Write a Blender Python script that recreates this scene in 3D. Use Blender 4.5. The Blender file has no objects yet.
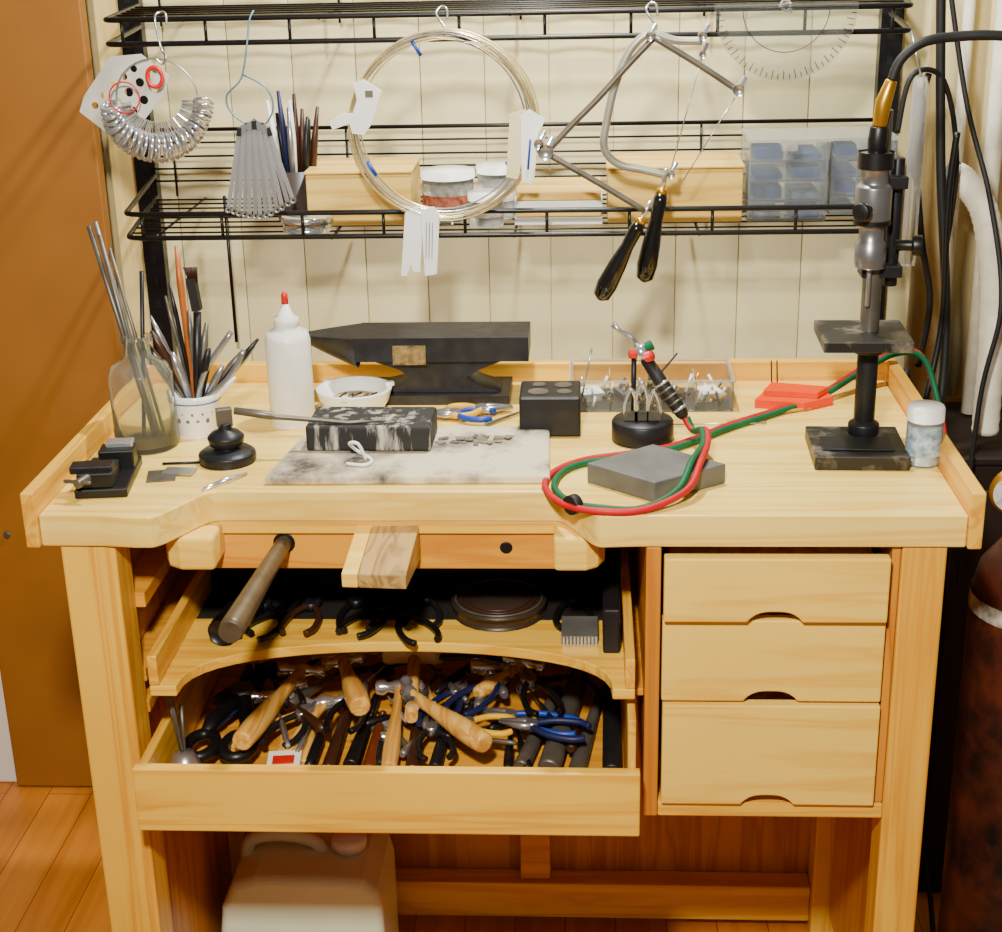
import bpy, bmesh, math, random
from mathutils import Vector, Matrix
random.seed(7)
S=bpy.context.scene
V=Vector
# ------------------------------------------------------------ camera
f=1522.0; th=math.radians(20.3); ps=math.radians(3.5); ro=math.radians(1.3)
C=V((0.11,-1.649,1.623))
F=V((-math.sin(ps)*math.cos(th),math.cos(ps)*math.cos(th),-math.sin(th)))
R0=V((math.cos(ps),math.sin(ps),0)); U0=R0.cross(F)
R=R0*math.cos(ro)-U0*math.sin(ro); U=R.cross(F)
cam=bpy.data.cameras.new('Camera'); co=bpy.data.objects.new('Camera',cam)
S.collection.objects.link(co)
co.matrix_world=Matrix(((R.x,U.x,-F.x,C.x),(R.y,U.y,-F.y,C.y),(R.z,U.z,-F.z,C.z),(0,0,0,1)))
cam.sensor_width=36; cam.lens=36*f/1002; cam.clip_start=.01
S.camera=co
# ------------------------------------------------------------ materials
def lin(c):
    return tuple(((v/255)/12.92 if v/255<=.04045 else ((v/255+.055)/1.055)**2.4) for v in c)+(1,)
def nodes(name):
    m=bpy.data.materials.new(name); m.use_nodes=True
    nt=m.node_tree; return m,nt,nt.nodes['Principled BSDF']
def plain(name,c,rough=.5,metal=0,trans=0,noise=.15,nscale=30,coat=0,bump=0,ior=1.45,spec=.5):
    m,nt,p=nodes(name)
    N=nt.nodes; L=nt.links
    tc=N.new('ShaderNodeTexCoord'); nz=N.new('ShaderNodeTexNoise'); nz.inputs['Scale'].default_value=nscale; nz.inputs['Detail'].default_value=5
    L.new(tc.outputs['Object'],nz.inputs['Vector'])
    cr=N.new('ShaderNodeValToRGB'); a=lin(c)
    cr.color_ramp.elements[0].position=.3; cr.color_ramp.elements[1].position=.7
    cr.color_ramp.elements[0].color=tuple(x*(1-noise) for x in a[:3])+(1,)
    cr.color_ramp.elements[1].color=tuple(min(1,x*(1+noise)) for x in a[:3])+(1,)
    L.new(nz.outputs['Fac'],cr.inputs['Fac']); L.new(cr.outputs['Color'],p.inputs['Base Color'])
    p.inputs['Roughness'].default_value=rough; p.inputs['Metallic'].default_value=metal
    p.inputs['Transmission Weight'].default_value=trans; p.inputs['IOR'].default_value=ior
    p.inputs['Coat Weight'].default_value=coat; p.inputs['Specular IOR Level'].default_value=spec
    if bump:
        b=N.new('ShaderNodeBump'); b.inputs['Strength'].default_value=bump; b.inputs['Distance'].default_value=.002
        L.new(nz.outputs['Fac'],b.inputs['Height']); L.new(b.outputs['Normal'],p.inputs['Normal'])
    return m
def wood(name,c1,c2,axis='X',rough=.38,scale=1.0,blotch=.35):
    m,nt,p=nodes(name); N=nt.nodes; L=nt.links
    tc=N.new('ShaderNodeTexCoord'); mp=N.new('ShaderNodeMapping')
    s=[24*scale]*3; s['XYZ'.index(axis)]=1.3*scale
    mp.inputs['Scale'].default_value=s
    L.new(tc.outputs['Object'],mp.inputs['Vector'])
    nz=N.new('ShaderNodeTexNoise'); nz.inputs['Scale'].default_value=1.0; nz.inputs['Detail'].default_value=4; nz.inputs['Distortion'].default_value=.8
    L.new(mp.outputs['Vector'],nz.inputs['Vector'])
    ma=N.new('ShaderNodeMath'); ma.operation='MULTIPLY'; ma.inputs[1].default_value=4.0
    L.new(nz.outputs['Fac'],ma.inputs[0])
    fr=N.new('ShaderNodeMath'); fr.operation='PINGPONG'; fr.inputs[1].default_value=.5
    L.new(ma.outputs[0],fr.inputs[0])
    cr=N.new('ShaderNodeValToRGB')
    cr.color_ramp.elements[0].position=0; cr.color_ramp.elements[0].color=lin(c2)
    cr.color_ramp.elements[1].position=.32; cr.color_ramp.elements[1].color=lin(c1)
    L.new(fr.outputs[0],cr.inputs['Fac'])
    n2=N.new('ShaderNodeTexNoise'); n2.inputs['Scale'].default_value=5; n2.inputs['Detail'].default_value=2
    L.new(tc.outputs['Object'],n2.inputs['Vector'])
    mx=N.new('ShaderNodeMix'); mx.data_type='RGBA'; mx.blend_type='MULTIPLY'
    c3=N.new('ShaderNodeValToRGB'); c3.color_ramp.elements[0].position=.3; c3.color_ramp.elements[0].color=(.8,.72,.58,1); c3.color_ramp.elements[1].position=.65; c3.color_ramp.elements[1].color=(1,1,1,1)
    L.new(n2.outputs['Fac'],c3.inputs['Fac'])
    mx.inputs[0].default_value=blotch
    L.new(cr.outputs['Color'],mx.inputs[6]); L.new(c3.outputs['Color'],mx.inputs[7])
    L.new(mx.outputs[2],p.inputs['Base Color'])
    p.inputs['Roughness'].default_value=rough
    return m
PINE_TOP=wood('pine_top',(243,212,112),(230,186,78),'X',.30)
PINE_X=wood('pine_x',(238,190,62),(220,158,36),'X')
PINE_Z=wood('pine_z',(236,186,60),(218,152,34),'Z')
PINE_Y=wood('pine_y',(232,180,58),(212,146,34),'Y')
PINE_PALE=wood('pine_pale',(240,202,88),(230,180,64),'X',rough=.45,blotch=.2)
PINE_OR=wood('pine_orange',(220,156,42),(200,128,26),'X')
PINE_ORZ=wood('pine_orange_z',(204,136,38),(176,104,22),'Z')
HANDLEW=wood('handle_wood',(232,182,88),(200,138,52),'Y',scale=1.5)
PINBLK=wood('worn_wood',(178,144,84),(134,102,56),'Y',scale=1.5)
BLACK=plain('black_paint',(14,14,16),.4)
WIREBLK=plain('black_wire_coating',(10,10,14),.35)
IRON=plain('dark_cast_iron',(32,32,36),.42,.4,bump=.3,nscale=60)
ANV=plain('anvil_iron',(46,46,50),.38,.45,bump=.3,nscale=50,noise=.3)
STEEL=plain('steel',(180,180,184),.28,.85,noise=.1)
DSTEEL=plain('worn_steel',(104,98,88),.42,.6,noise=.3)
HEADST=plain('drill_head_steel',(140,140,144),.3,.8,noise=.15)
CHROME=plain('chrome',(222,225,230),.16,.85,noise=.05)
BRASS=plain('brass',(215,160,50),.3,.85)
GOLD=plain('gold_wire',(226,204,140),.3,.7)
WHITE=plain('white_plastic',(240,240,234),.4,noise=.03)
PAPER=plain('white_paper_tag',(244,244,240),.7,noise=.03)
CERAM=plain('white_ceramic',(242,242,236),.2,noise=.03,coat=.5)
CLEAR=plain('clear_plastic',(235,240,242),.1,trans=.9,noise=.03,ior=1.2)
GLASS=plain('bottle_glass',(242,245,236),.05,trans=.95,noise=0.02,ior=1.16)
MILK=plain('milky_clear_plastic',(232,232,226),.2,trans=.75,noise=.05,ior=1.15)
CBOX=plain('clear_box_plastic',(246,248,248),.08,trans=.96,noise=.02,ior=1.12)
RED=plain('red_plastic',(205,20,14),.4)
REDH=plain('red_rubber_hose',(182,6,26),.5,spec=.3)
GREENH=plain('green_rubber_hose',(14,88,54),.5,spec=.3)
BLUE=plain('blue_plastic',(24,58,150),.4)
DBLUE=plain('dark_blue_rubber',(18,26,72),.5)
YEL=plain('yellow_plastic',(222,168,16),.45)
ORANGE=plain('orange_wax',(222,66,0),.8,noise=.06,spec=.05)
GREY=plain('grey_steel_block',(98,98,96),.55,.3,noise=.2)
RUBBER=plain('black_rubber',(18,18,18),.6)
def mottled(name,c1,c2,scale,lo,hi,rough=.7,stretch=(1,1,1)):
    m,nt,p=nodes(name); N=nt.nodes; L=nt.links
    tc=N.new('ShaderNodeTexCoord'); mp=N.new('ShaderNodeMapping'); mp.inputs['Scale'].default_value=stretch
    nz=N.new('ShaderNodeTexNoise'); nz.inputs['Scale'].default_value=scale; nz.inputs['Detail'].default_value=8; nz.inputs['Roughness'].default_value=.65
    L.new(tc.outputs['Object'],mp.inputs['Vector']); L.new(mp.outputs['Vector'],nz.inputs['Vector'])
    cr=N.new('ShaderNodeValToRGB'); cr.color_ramp.elements[0].position=lo; cr.color_ramp.elements[1].position=hi
    cr.color_ramp.elements[0].color=lin(c1); cr.color_ramp.elements[1].color=lin(c2)
    L.new(nz.outputs['Fac'],cr.inputs['Fac']); L.new(cr.outputs['Color'],p.inputs['Base Color'])
    p.inputs['Roughness'].default_value=rough
    b=N.new('ShaderNodeBump'); b.inputs['Strength'].default_value=.3; b.inputs['Distance'].default_value=.002
    L.new(nz.outputs['Fac'],b.inputs['Height']); L.new(b.outputs['Normal'],p.inputs['Normal'])
    return m
CHAR=mottled('sooty_charcoal',(24,23,24),(186,180,168),34,.52,.68,stretch=(1.8,1.8,.3))
BOARD=mottled('sooty_ceramic_board',(70,62,56),(212,198,168),10,.36,.56)
DIRTY=mottled('stained_steel',(20,19,19),(118,108,94),26,.50,.70,.45)
# ------------------------------------------------------------ builder
class Ob:
    def __init__(s,name,parent=None):
        s.name=name; s.bm=bmesh.new(); s.mats=[]; s.parent=parent
    def mi(s,m):
        if m not in s.mats: s.mats.append(m)
        return s.mats.index(m)
    def _faces(s,fs,m,smooth=False):
        i=s.mi(m)
        for q in fs: q.material_index=i; q.smooth=smooth
    def box(s,x0,x1,y0,y1,z0,z1,m,rot=0,piv=None):
        vs=[s.bm.verts.new(p) for p in [(x0,y0,z0),(x1,y0,z0),(x1,y1,z0),(x0,y1,z0),(x0,y0,z1),(x1,y0,z1),(x1,y1,z1),(x0,y1,z1)]]
        if rot:
            c=piv or ((x0+x1)/2,(y0+y1)/2,0)
            bmesh.ops.rotate(s.bm,verts=vs,cent=c,matrix=Matrix.Rotation(rot,3,'Z'))
        F_=[(0,3,2,1),(4,5,6,7),(0,1,5,4),(1,2,6,5),(2,3,7,6),(3,0,4,7)]
        s._faces([s.bm.faces.new([vs[i] for i in q]) for q in F_],m); return vs
    def obox(s,c,dx,dy,dz,ax,ay,m):
        ax=V(ax).normalized(); ay=V(ay); ay=(ay-ax*ay.dot(ax)).normalized(); az=ax.cross(ay); c=V(c)
        P=[]
        for k in (-1,1):
            for i,j in ((-1,-1),(1,-1),(1,1),(-1,1)): P.append(c+ax*dx*i+ay*dy*j+az*dz*k)
        vs=[s.bm.verts.new(p) for p in P]
        F_=[(0,3,2,1),(4,5,6,7),(0,1,5,4),(1,2,6,5),(2,3,7,6),(3,0,4,7)]
        s._faces([s.bm.faces.new([vs[i] for i in q]) for q in F_],m)
    def prism(s,poly,axis,a,b,m,smooth=False):
        def P(u,v,w):
            return {'Z':(u,v,w),'Y':(u,w,v),'X':(w,u,v)}[axis]
        A=[s.bm.verts.new(P(u,v,a)) for u,v in poly]; B=[s.bm.verts.new(P(u,v,b)) for u,v in poly]
        n=len(poly); fs=[s.bm.faces.new(A[::-1]),s.bm.faces.new(B)]
        s._faces(fs,m)
        sd=[s.bm.faces.new((A[i],A[(i+1)%n],B[(i+1)%n],B[i])) for i in range(n)]
        s._faces(sd,m,smooth)
        bmesh.ops.recalc_face_normals(s.bm,faces=fs+sd)
    def tube(s,pts,r,m,n=8,closed=False,caps=True):
        pts=[V(p) for p in pts]; k=len(pts)
        rs=r if isinstance(r,(list,tuple)) else [r]*k
        T=[]
        for i in range(k):
            if closed: t=pts[(i+1)%k]-pts[i-1]
            else: t=pts[min(i+1,k-1)]-pts[max(i-1,0)]
            T.append(t.normalized() if t.length>1e-9 else V((0,0,1)))
        up=V((0,0,1)) if abs(T[0].z)<.9 else V((1,0,0))
        nrm=(up-T[0]*up.dot(T[0])).normalized(); rings=[]
        for i in range(k):
            nrm=(nrm-T[i]*nrm.dot(T[i])).normalized(); bn=T[i].cross(nrm)
            rings.append([s.bm.verts.new(pts[i]+(nrm*math.cos(2*math.pi*j/n)+bn*math.sin(2*math.pi*j/n))*rs[i]) for j in range(n)])
        fs=[]
        for i in range(k if closed else k-1):
            a=rings[i]; b=rings[(i+1)%k]
            for j in range(n): fs.append(s.bm.faces.new((a[j],a[(j+1)%n],b[(j+1)%n],b[j])))
        s._faces(fs,m,True)
        if not closed and caps:
            s._faces([s.bm.faces.new(rings[0][::-1]),s.bm.faces.new(rings[-1])],m)
    def cyl(s,p,q,r,m,r2=None,n=16):
        s.tube([p,q],[r,r if r2 is None else r2],m,n)
    def lathe(s,c,prof,m,n=28,axis=(0,0,1),caps=True):
        c=V(c); az=V(axis).normalized(); up=V((1,0,0)) if abs(az.x)<.9 else V((0,1,0))
        ax=(up-az*up.dot(az)).normalized(); ay=az.cross(ax); rings=[]
        for r,h in prof:
            if r<1e-6: rings.append([s.bm.verts.new(c+az*h)])
            else: rings.append([s.bm.verts.new(c+az*h+(ax*math.cos(2*math.pi*j/n)+ay*math.sin(2*math.pi*j/n))*r) for j in range(n)])
        fs=[]
        for a,b in zip(rings,rings[1:]):
            for j in range(n):
                if len(a)==1 and len(b)==1: continue
                if len(a)==1: fs.append(s.bm.faces.new((a[0],b[j],b[(j+1)%n])))
                elif len(b)==1: fs.append(s.bm.faces.new((a[j],a[(j+1)%n],b[0])))
                else: fs.append(s.bm.faces.new((a[j],a[(j+1)%n],b[(j+1)%n],b[j])))
        s._faces(fs,m,True)
        if caps:
            cf=[]
            if len(rings[0])>1: cf.append(s.bm.faces.new(rings[0][::-1]))
            if len(rings[-1])>1: cf.append(s.bm.faces.new(rings[-1]))
            s._faces(cf,m)
    def sph(s,c,r,m,sc=(1,1,1)):
        g=bmesh.ops.create_uvsphere(s.bm,u_segments=16,v_segments=10,radius=r)
        for v in g['verts']: v.co=V((v.co.x*sc[0],v.co.y*sc[1],v.co.z*sc[2]))+V(c)
        s._faces({q for v in g['verts'] for q in v.link_faces},m,True)
    def fin(s,bevel=0,origin=None,seg=2):
        me=bpy.data.meshes.new(s.name)
        bb=[v.co for v in s.bm.verts]
        if origin is None:
            mn=V([min(c[i] for c in bb) for i in range(3)]); mx=V([max(c[i] for c in bb) for i in range(3)])
            origin=V(((mn.x+mx.x)/2,(mn.y+mx.y)/2,mn.z))
        o=V(origin)
        for v in s.bm.verts: v.co-=o
        s.bm.to_mesh(me); s.bm.free()
        for m in s.mats: me.materials.append(m)
        ob=bpy.data.objects.new(s.name,me); S.collection.objects.link(ob); ob.location=o
        if s.parent: ob.parent=s.parent
        if bevel:
            b=ob.modifiers.new('Bevel','BEVEL'); b.width=bevel; b.segments=seg; b.limit_method='ANGLE'; b.angle_limit=math.radians(50)
        return ob
def empty(name):
    e=bpy.data.objects.new(name,None); S.collection.objects.link(e); return e
def smooth(pts,sub=8):
    P=[V(p) for p in pts]; out=[]
    for i in range(len(P)-1):
        p0=P[max(i-1,0)]; p1=P[i]; p2=P[i+1]; p3=P[min(i+2,len(P)-1)]
        for k in range(sub):
            t=k/sub
            out.append(.5*((2*p1)+(p2-p0)*t+(2*p0-5*p1+4*p2-p3)*t*t+(3*p1-p0-3*p2+p3)*t**3))
    out.append(P[-1]); return out
ZT=.95
# ------------------------------------------------------------ room
def floor_mat():
    m,nt,p=nodes('floor_planks'); N=nt.nodes; L=nt.links
    tc=N.new('ShaderNodeTexCoord'); mp=N.new('ShaderNodeMapping'); mp.inputs['Rotation'].default_value=(0,0,math.pi/2)
    br=N.new('ShaderNodeTexBrick'); br.inputs['Scale'].default_value=1; br.inputs['Brick Width'].default_value=1.1; br.inputs['Row Height'].default_value=.085; br.inputs['Mortar Size'].default_value=.0009
    br.inputs['Color1'].default_value=lin((216,136,40)); br.inputs['Color2'].default_value=lin((198,118,30)); br.inputs['Mortar'].default_value=lin((120,64,16))
    L.new(tc.outputs['Object'],mp.inputs['Vector']); L.new(mp.outputs['Vector'],br.inputs['Vector'])
    m2=N.new('ShaderNodeMapping'); m2.inputs['Scale'].default_value=(40,2,1); nz=N.new('ShaderNodeTexNoise'); nz.inputs['Scale'].default_value=1; nz.inputs['Detail'].default_value=5
    L.new(tc.outputs['Object'],m2.inputs['Vector']); L.new(m2.outputs['Vector'],nz.inputs['Vector'])
    cr=N.new('ShaderNodeValToRGB'); cr.color_ramp.elements[0].position=.3; cr.color_ramp.elements[0].color=(.68,.55,.42,1); cr.color_ramp.elements[1].position=.6; cr.color_ramp.elements[1].color=(1,1,1,1)
    L.new(nz.outputs['Fac'],cr.inputs['Fac'])
    mx=N.new('ShaderNodeMix'); mx.data_type='RGBA'; mx.blend_type='MULTIPLY'; mx.inputs[0].default_value=.7
    L.new(br.outputs['Color'],mx.inputs[6]); L.new(cr.outputs['Color'],mx.inputs[7]); L.new(mx.outputs[2],p.inputs['Base Color'])
    p.inputs['Roughness'].default_value=.4; return m
o=Ob('floor'); o.box(-2.2,2.0,-2.6,1.06,-.05,0,floor_mat()); o.fin()
BEAD=plain('cream_beadboard',(232,220,168),.35,noise=.06,nscale=8)
GROOVE=plain('beadboard_groove_paint',(196,178,124),.7)
o=Ob('wall_back'); o.box(-2.2,2.0,1.006,1.06,0,2.6,GROOVE)
x=-.722
while x<1.2:
    P=[(x+.0010+.1075*i/8, 1.0-.0045*math.sin(math.pi*i/8)) for i in range(9)]+[(x+.1085,1.010),(x+.0010,1.010)]
    o.prism(P,'Z',0,2.5,BEAD,False); x+=.1095
o.fin()
BROWN=plain('brown_hardboard',(152,98,34),.5,noise=.12,nscale=4)
o=Ob('door_1'); o.box(-1.02,-.716,.90,.93,.004,2.45,BROWN); o.cyl((-.965,.894,.545),(-.965,.9,.545),.007,DSTEEL); o.fin(.003)
TRIMW=wood('trim_wood',(234,214,146),(222,194,118),'Z')
o=Ob('trim_1'); o.box(-.714,-.655,.955,.994,0,2.45,TRIMW); o.fin(.003)
o=Ob('trim_2'); o.box(-1.10,-1.025,.92,.994,0,2.45,WHITE); o.fin(.003)
# ------------------------------------------------------------ bench
B=empty('jewelers_workbench')
def scurve(x0,y0,x1,y1,n=14):
    out=[]
    for i in range(n+1):
        t=i/n; e=t*t*(3-2*t); out.append((x0+(x1-x0)*t,y0+(y1-y0)*e))
    return out
poly=[(-.545,.0),(-.47,-.001),(-.43,-.006)]+scurve(-.412,-.006,-.348,.078)+scurve(.070,.078,.126,-.003)+[(.17,0),(.547,0),(.547,.531),(-.545,.531)]
o=Ob('bench_top',B); o.prism(poly,'Z',.910,ZT,PINE_TOP); o.fin(.002)
o=Ob('bench_lip',B)
o.prism([(-.006,.910),(.5315,.910),(.5315,.980),(-.006,.980)],'X',-.562,-.5455,PINE_Y)
o.prism([(-.006,.910),(.5315,.910),(.5315,.980),(-.006,.980)],'X',.5475,.564,PINE_Y)
o.box(-.562,.564,.532,.550,.910,.979,PINE_X)
o.fin(.002)
o=Ob('bench_legs',B)
for x0,x1 in ((-.525,-.458),(.476,.528)):
    o.box(x0,x1,.004,.06,0,.910,PINE_Z); o.box(x0,x1,.47,.53,0,.910,PINE_Z)
o.fin(.003)
o=Ob('bench_side_panels',B)
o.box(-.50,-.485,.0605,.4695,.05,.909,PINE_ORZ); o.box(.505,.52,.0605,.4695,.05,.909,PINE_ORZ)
o.fin(.001)
o=Ob('bench_back_panel',B)
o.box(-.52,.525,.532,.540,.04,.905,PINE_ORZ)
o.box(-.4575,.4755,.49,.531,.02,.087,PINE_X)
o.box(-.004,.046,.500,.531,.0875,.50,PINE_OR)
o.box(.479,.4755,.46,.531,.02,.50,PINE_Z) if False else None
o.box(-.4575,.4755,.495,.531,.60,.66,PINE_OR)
o.fin(.002)
o=Ob('apron_rail',B)
o.box(-.375,.112,.080,.112,.893,.9095,PINE_X)
o.box(-.375,.112,.086,.110,.843,.8928,PINE_OR)
o.cyl((.008,.0845,.872),(.008,.0865,.872),.008,BLACK)
o.cyl((-.27,.0845,.878),(-.27,.0865,.878),.014,BLACK)
o.fin(.002)
o=Ob('apron_end_blocks',B)
o.prism([(-.345,.03),(-.345,.10),(-.412,.10),(-.412,.058),(-.404,.040),(-.388,.03)],'Z',.864,.909,PINE_PALE)
o.prism([(.068,.03),(.068,.10),(.130,.10),(.130,.058),(.122,.040),(.108,.03)],'Z',.864,.909,PINE_PALE)
o.fin(.006,seg=3)
o=Ob('bench_pin',B)
o.prism([(.0855,.905),(-.014,.880),(-.014,.862),(.0855,.858)],'X',-.160,-.102,PINBLK)
o.prism([(.0855,.905),(-.014,.880),(-.014,.862),(.0855,.858)],'X',-.180,-.1605,PINE_PALE); ob=o.fin(.0015)
ob.rotation_euler=(0,0,math.radians(-4))
o=Ob('drawer_cabinet',B)
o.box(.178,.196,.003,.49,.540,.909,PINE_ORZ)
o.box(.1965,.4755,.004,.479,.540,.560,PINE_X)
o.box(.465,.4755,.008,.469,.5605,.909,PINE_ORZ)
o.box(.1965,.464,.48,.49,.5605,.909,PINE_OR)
o.box(.1965,.4645,.02,.03,.902,.909,PINE_X)
o.fin(.002)
def dfront(o,x0,x1,z0,z1,y0,y1,m):
    xc=(x0+x1)/2; w=.033
    P=[(x0,z0),(xc-w-.006,z0)]
    for i in range(13):
        a=i/12; xx=xc-w+2*w*a
        P.append((xx,z0+.0135*(1-abs(2*a-1)**3.2)))
    P+=[(xc+w+.006,z0),(x1,z0),(x1,z1),(x0,z1)]
    o.prism(P,'Y',y0,y1,m)
for i,(x0,x1,z0,z1,y) in enumerate(((.199,.461,.818,.900,-.012),(.1985,.4625,.706,.815,.0),(.2,.4625,.5625,.702,-.004))):
    o=Ob('cabinet_drawer_%d'%(i+1),B)
    dfront(o,x0,x1,z0,z1,y,y+.018,PINE_PALE)
    o.box(x0+.008,x1-.008,y+.0185,.44,z0+.016,z1-.02,PINE_Y); o.fin(.002)
o=Ob('tray_runners',B)
for z in (.695,.650): o.box(-.4845,-.4565,.061,.46,z,z+.018,PINE_OR)
o.box(-.4845,-.447,.061,.46,.80,.82,PINE_OR)
o.box(.168,.1775,.02,.46,.702,.712,PINE_OR)
o.fin(.001)
o=Ob('pull_out_tray',B)
P=[(-.430,-.012),(-.404,-.012)]
for i in range(25):
    a=math.pi*i/24; P.append((-.129-.268*math.cos(a),-.012+.122*math.sin(a)**.75))
P+=[(.147,-.012),(.166,-.012),(.166,.45),(-.430,.45)]
o.prism(P,'Z',.714,.728,PINE_X)
o.box(-.430,-.418,-.012,.45,.7285,.768,PINE_Y); o.box(.154,.166,-.012,.45,.7285,.768,PINE_Y)
o.box(-.4175,.1535,.438,.45,.7285,.768,PINE_OR)
o.fin(.0015)
DKSHADE=plain('dark_tray_shade',(20,13,10),.8)  # near-black colour standing in for the shade inside the tray
o=Ob('upper_tool_rack_and_shade',B)
o.box(-.4175,.1535,.256,.437,.8005,.806,PINE_OR); o.box(-.4175,.1535,.248,.2555,.794,.812,DKSHADE)
o.box(-.417,.153,.27,.437,.7285,.800,DKSHADE); o.box(-.417,.153,.175,.2695,.7285,.7300,DKSHADE)  # added dark block and sheet, painting the shade at the back of the tray
for i in range(12):
    x=-.40+i*.045; o.box(x,x+.034,.258,.34,.8065,.806+.012+.012*((i*7)%3),[BLACK,IRON,DKSHADE][i%3])
o.fin(.001)
o=Ob('catch_drawer',B)
o.box(-.450,.172,-.055,-.039,.548,.636,PINE_X)
o.box(-.447,-.435,-.0385,.43,.552,.634,PINE_Y); o.box(.157,.167,-.0385,.43,.552,.700,PINE_Y)
o.box(-.4345,.1565,.418,.43,.552,.634,PINE_OR); o.box(-.4345,.1565,-.0385,.4175,.552,.558,PINE_OR)
o.fin(.002)
# ------------------------------------------------------------ tools
def hammer(p,q,r=.011,headdir=None):
    o=Ob('hammer'); p=V(p); q=V(q); d=(q-p).normalized()
    L=(q-p).length
    o.tube(smooth([p-d*.01,p+d*.02,p+d*L*.35,p+d*L*.6,p+d*L*.85,q-d*.004,q],3),[r*k for k in (.6,.6,.6,.6,.6,.62,.66,.75,.85,.95,1.02,1.06,1.06,1.02,1.0,.95,.88,.8,.6)],HANDLEW,12)
    h=V(headdir).normalized() if headdir else V((-d.y,d.x,0)).normalized()
    o.lathe(p,[(.0,-.034),(.010,-.033),(.0115,-.024),(.007,-.017),(.009,-.009),(.0115,0),(.009,.009),(.006,.016),(.0095,.024),(.0085,.032),(0,.037)],CHROME,16,h)
    return o.fin()
def pliers(p,d,col,L=.13,open_=.25,metal=STEEL,name='pliers'):
    o=Ob(name); p=V(p); d=V(d).normalized(); n=V((-d.y,d.x,0)).normalized()
    for s in (1,-1):
        pts=[p+n*s*.001, p-d*.004+n*s*.007, p-d*L*.3+n*s*.016*(1+open_), p-d*L*.6+n*s*.018*(1+open_), p-d*L*.75+n*s*.012*(1+open_)]
        o.tube(smooth(pts,5),[.0045]*21,col,8)
        o.tube([p-d*.006+n*s*.003,p+d*.012+n*s*.006,p+d*.045+n*s*.0025],[.005,.0065,.002],metal,8)
    o.cyl(p-V((0,0,.006)),p+V((0,0,.006)),.008,metal)
    return o.fin()
hammer((-.300,.275,.598),(-.338,.050,.614),.0145,(1,.1,-.1))
hammer((-.245,.30,.60),(-.195,.135,.618),.0155,(1,.4,0))
hammer((-.135,.182,.614),(-.022,.050,.614),.0145,(-.25,1,.1))
hammer((-.335,.22,.585),(-.358,.09,.578),.009,(1,0,0))
hammer((-.255,.20,.588),(-.300,.045,.576),.011,(1,.3,0))
hammer((-.155,.24,.592),(-.148,.05,.576),.011,(1,-.1,.1))
hammer((.02,.29,.605),(-.045,.21,.598),.010,(1,-.6,.1))
o=Ob('rawhide_mallet'); RAW=plain('rawhide',(220,184,120),.4,coat=.3)
o.lathe((-.185,.30,.62),[(0,0),(.020,.001),(.023,.01),(.021,.02),(.021,.06),(.023,.075),(.02,.085),(0,.086)],RAW,20,(1,.02,0))
o.cyl((-.14,.30,.615),(-.128,.14,.60),.009,HANDLEW); o.fin()
o=Ob('metal_shears')
o.tube([(-.355,.31,.585),(-.372,.22,.585)],[.005,.016],IRON)
o.tube([(-.385,.31,.585),(-.375,.22,.585)],[.005,.016],IRON)
o.cyl((-.374,.22,.572),(-.374,.22,.602),.016,DSTEEL)
for s,cx in ((-1,-.402),(1,-.352)):
    o.tube([(-.374,.22,.585),(cx,.15,.585),(cx,.115,.585)],[.013,.012,.010],BLACK)
    o.tube([(cx+.019*math.cos(a),.088+.030*math.sin(a),.585) for a in [2*math.pi*i/20 for i in range(20)]],.0085,BLACK,8,True)
o.fin()
o=Ob('scriber_stand'); o.lathe((-.410,.035,.5585),[(0,0),(.024,0),(.024,.012),(.019,.035),(.012,.048),(0,.05)],STEEL)
for dx,dy,h in ((-.012,.0,.12),(-.018,.01,.105),(.0,.01,.08)): o.cyl((-.410,.035,.59),(-.410+dx,.035+dy,.59+h),.0025,DSTEEL)
o.fin()
def bar(name,p,q,r1,r2,m):
    o=Ob(name); o.tube([p,V(p).lerp(V(q),.02),V(p).lerp(V(q),.98),q],[r1*.85,r1,r2,r2*.85],m,14); return o.fin()
DKW1=plain('dark_wood',(56,28,16),.4); MAH=plain('mahogany',(98,42,18),.4)
bar('steel_mandrel',(.058,.05,.5765),(.098,.31,.5765),.015,.014,DSTEEL)
bar('steel_mandrel',(.022,.06,.5725),(.066,.27,.5725),.011,.009,DSTEEL)
bar('steel_mandrel',(.092,.04,.5725),(.128,.28,.5665),.012,.006,DSTEEL)
bar('punch_rod',(.140,.05,.5725),(.143,.30,.5715),.013,.0125,IRON)
bar('file_handle',(-.228,.05,.572),(-.225,.22,.572),.010,.007,DKW1)
bar('file_handle',(-.262,.06,.572),(-.27,.20,.572),.010,.006,HANDLEW)
bar('file_handle',(-.200,.06,.572),(-.19,.25,.572),.011,.006,BLACK)
bar('file_handle',(-.175,.05,.572),(-.175,.2,.572),.010,.006,MAH)
bar('file_handle',(-.118,.05,.572),(-.125,.17,.572),.010,.007,DKW1)
bar('chisel',(-.09,.06,.570),(-.08,.25,.570),.009,.005,IRON)
bar('burnisher',(-.30,.34,.580),(-.20,.37,.580),.009,.006,CHROME)
bar('dapping_punch',(-.075,.32,.620),(.03,.34,.612),.013,.010,CHROME)
pliers((-.02,.24,.60),(.6,1,.0),DBLUE)
pliers((-.075,.23,.590),(.3,1,0),DBLUE,L=.13)
pliers((.005,.165,.590),(-1,.35,0),BLUE,L=.13)
pliers((.035,.12,.602),(-1,.25,0),DBLUE,L=.1)
pliers((-.05,.13,.598),(-1,.1,0),YEL,L=.08)
pliers((-.01,.30,.63),(1,.3,0),BLACK)
pliers((.03,.22,.612),(-.3,1,0),BLACK,L=.12)
pliers((-.10,.13,.588),(-.2,1,0),IRON,L=.10)
pliers((-.21,.20,.60),(.1,1,0),BLACK,L=.13)
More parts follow.
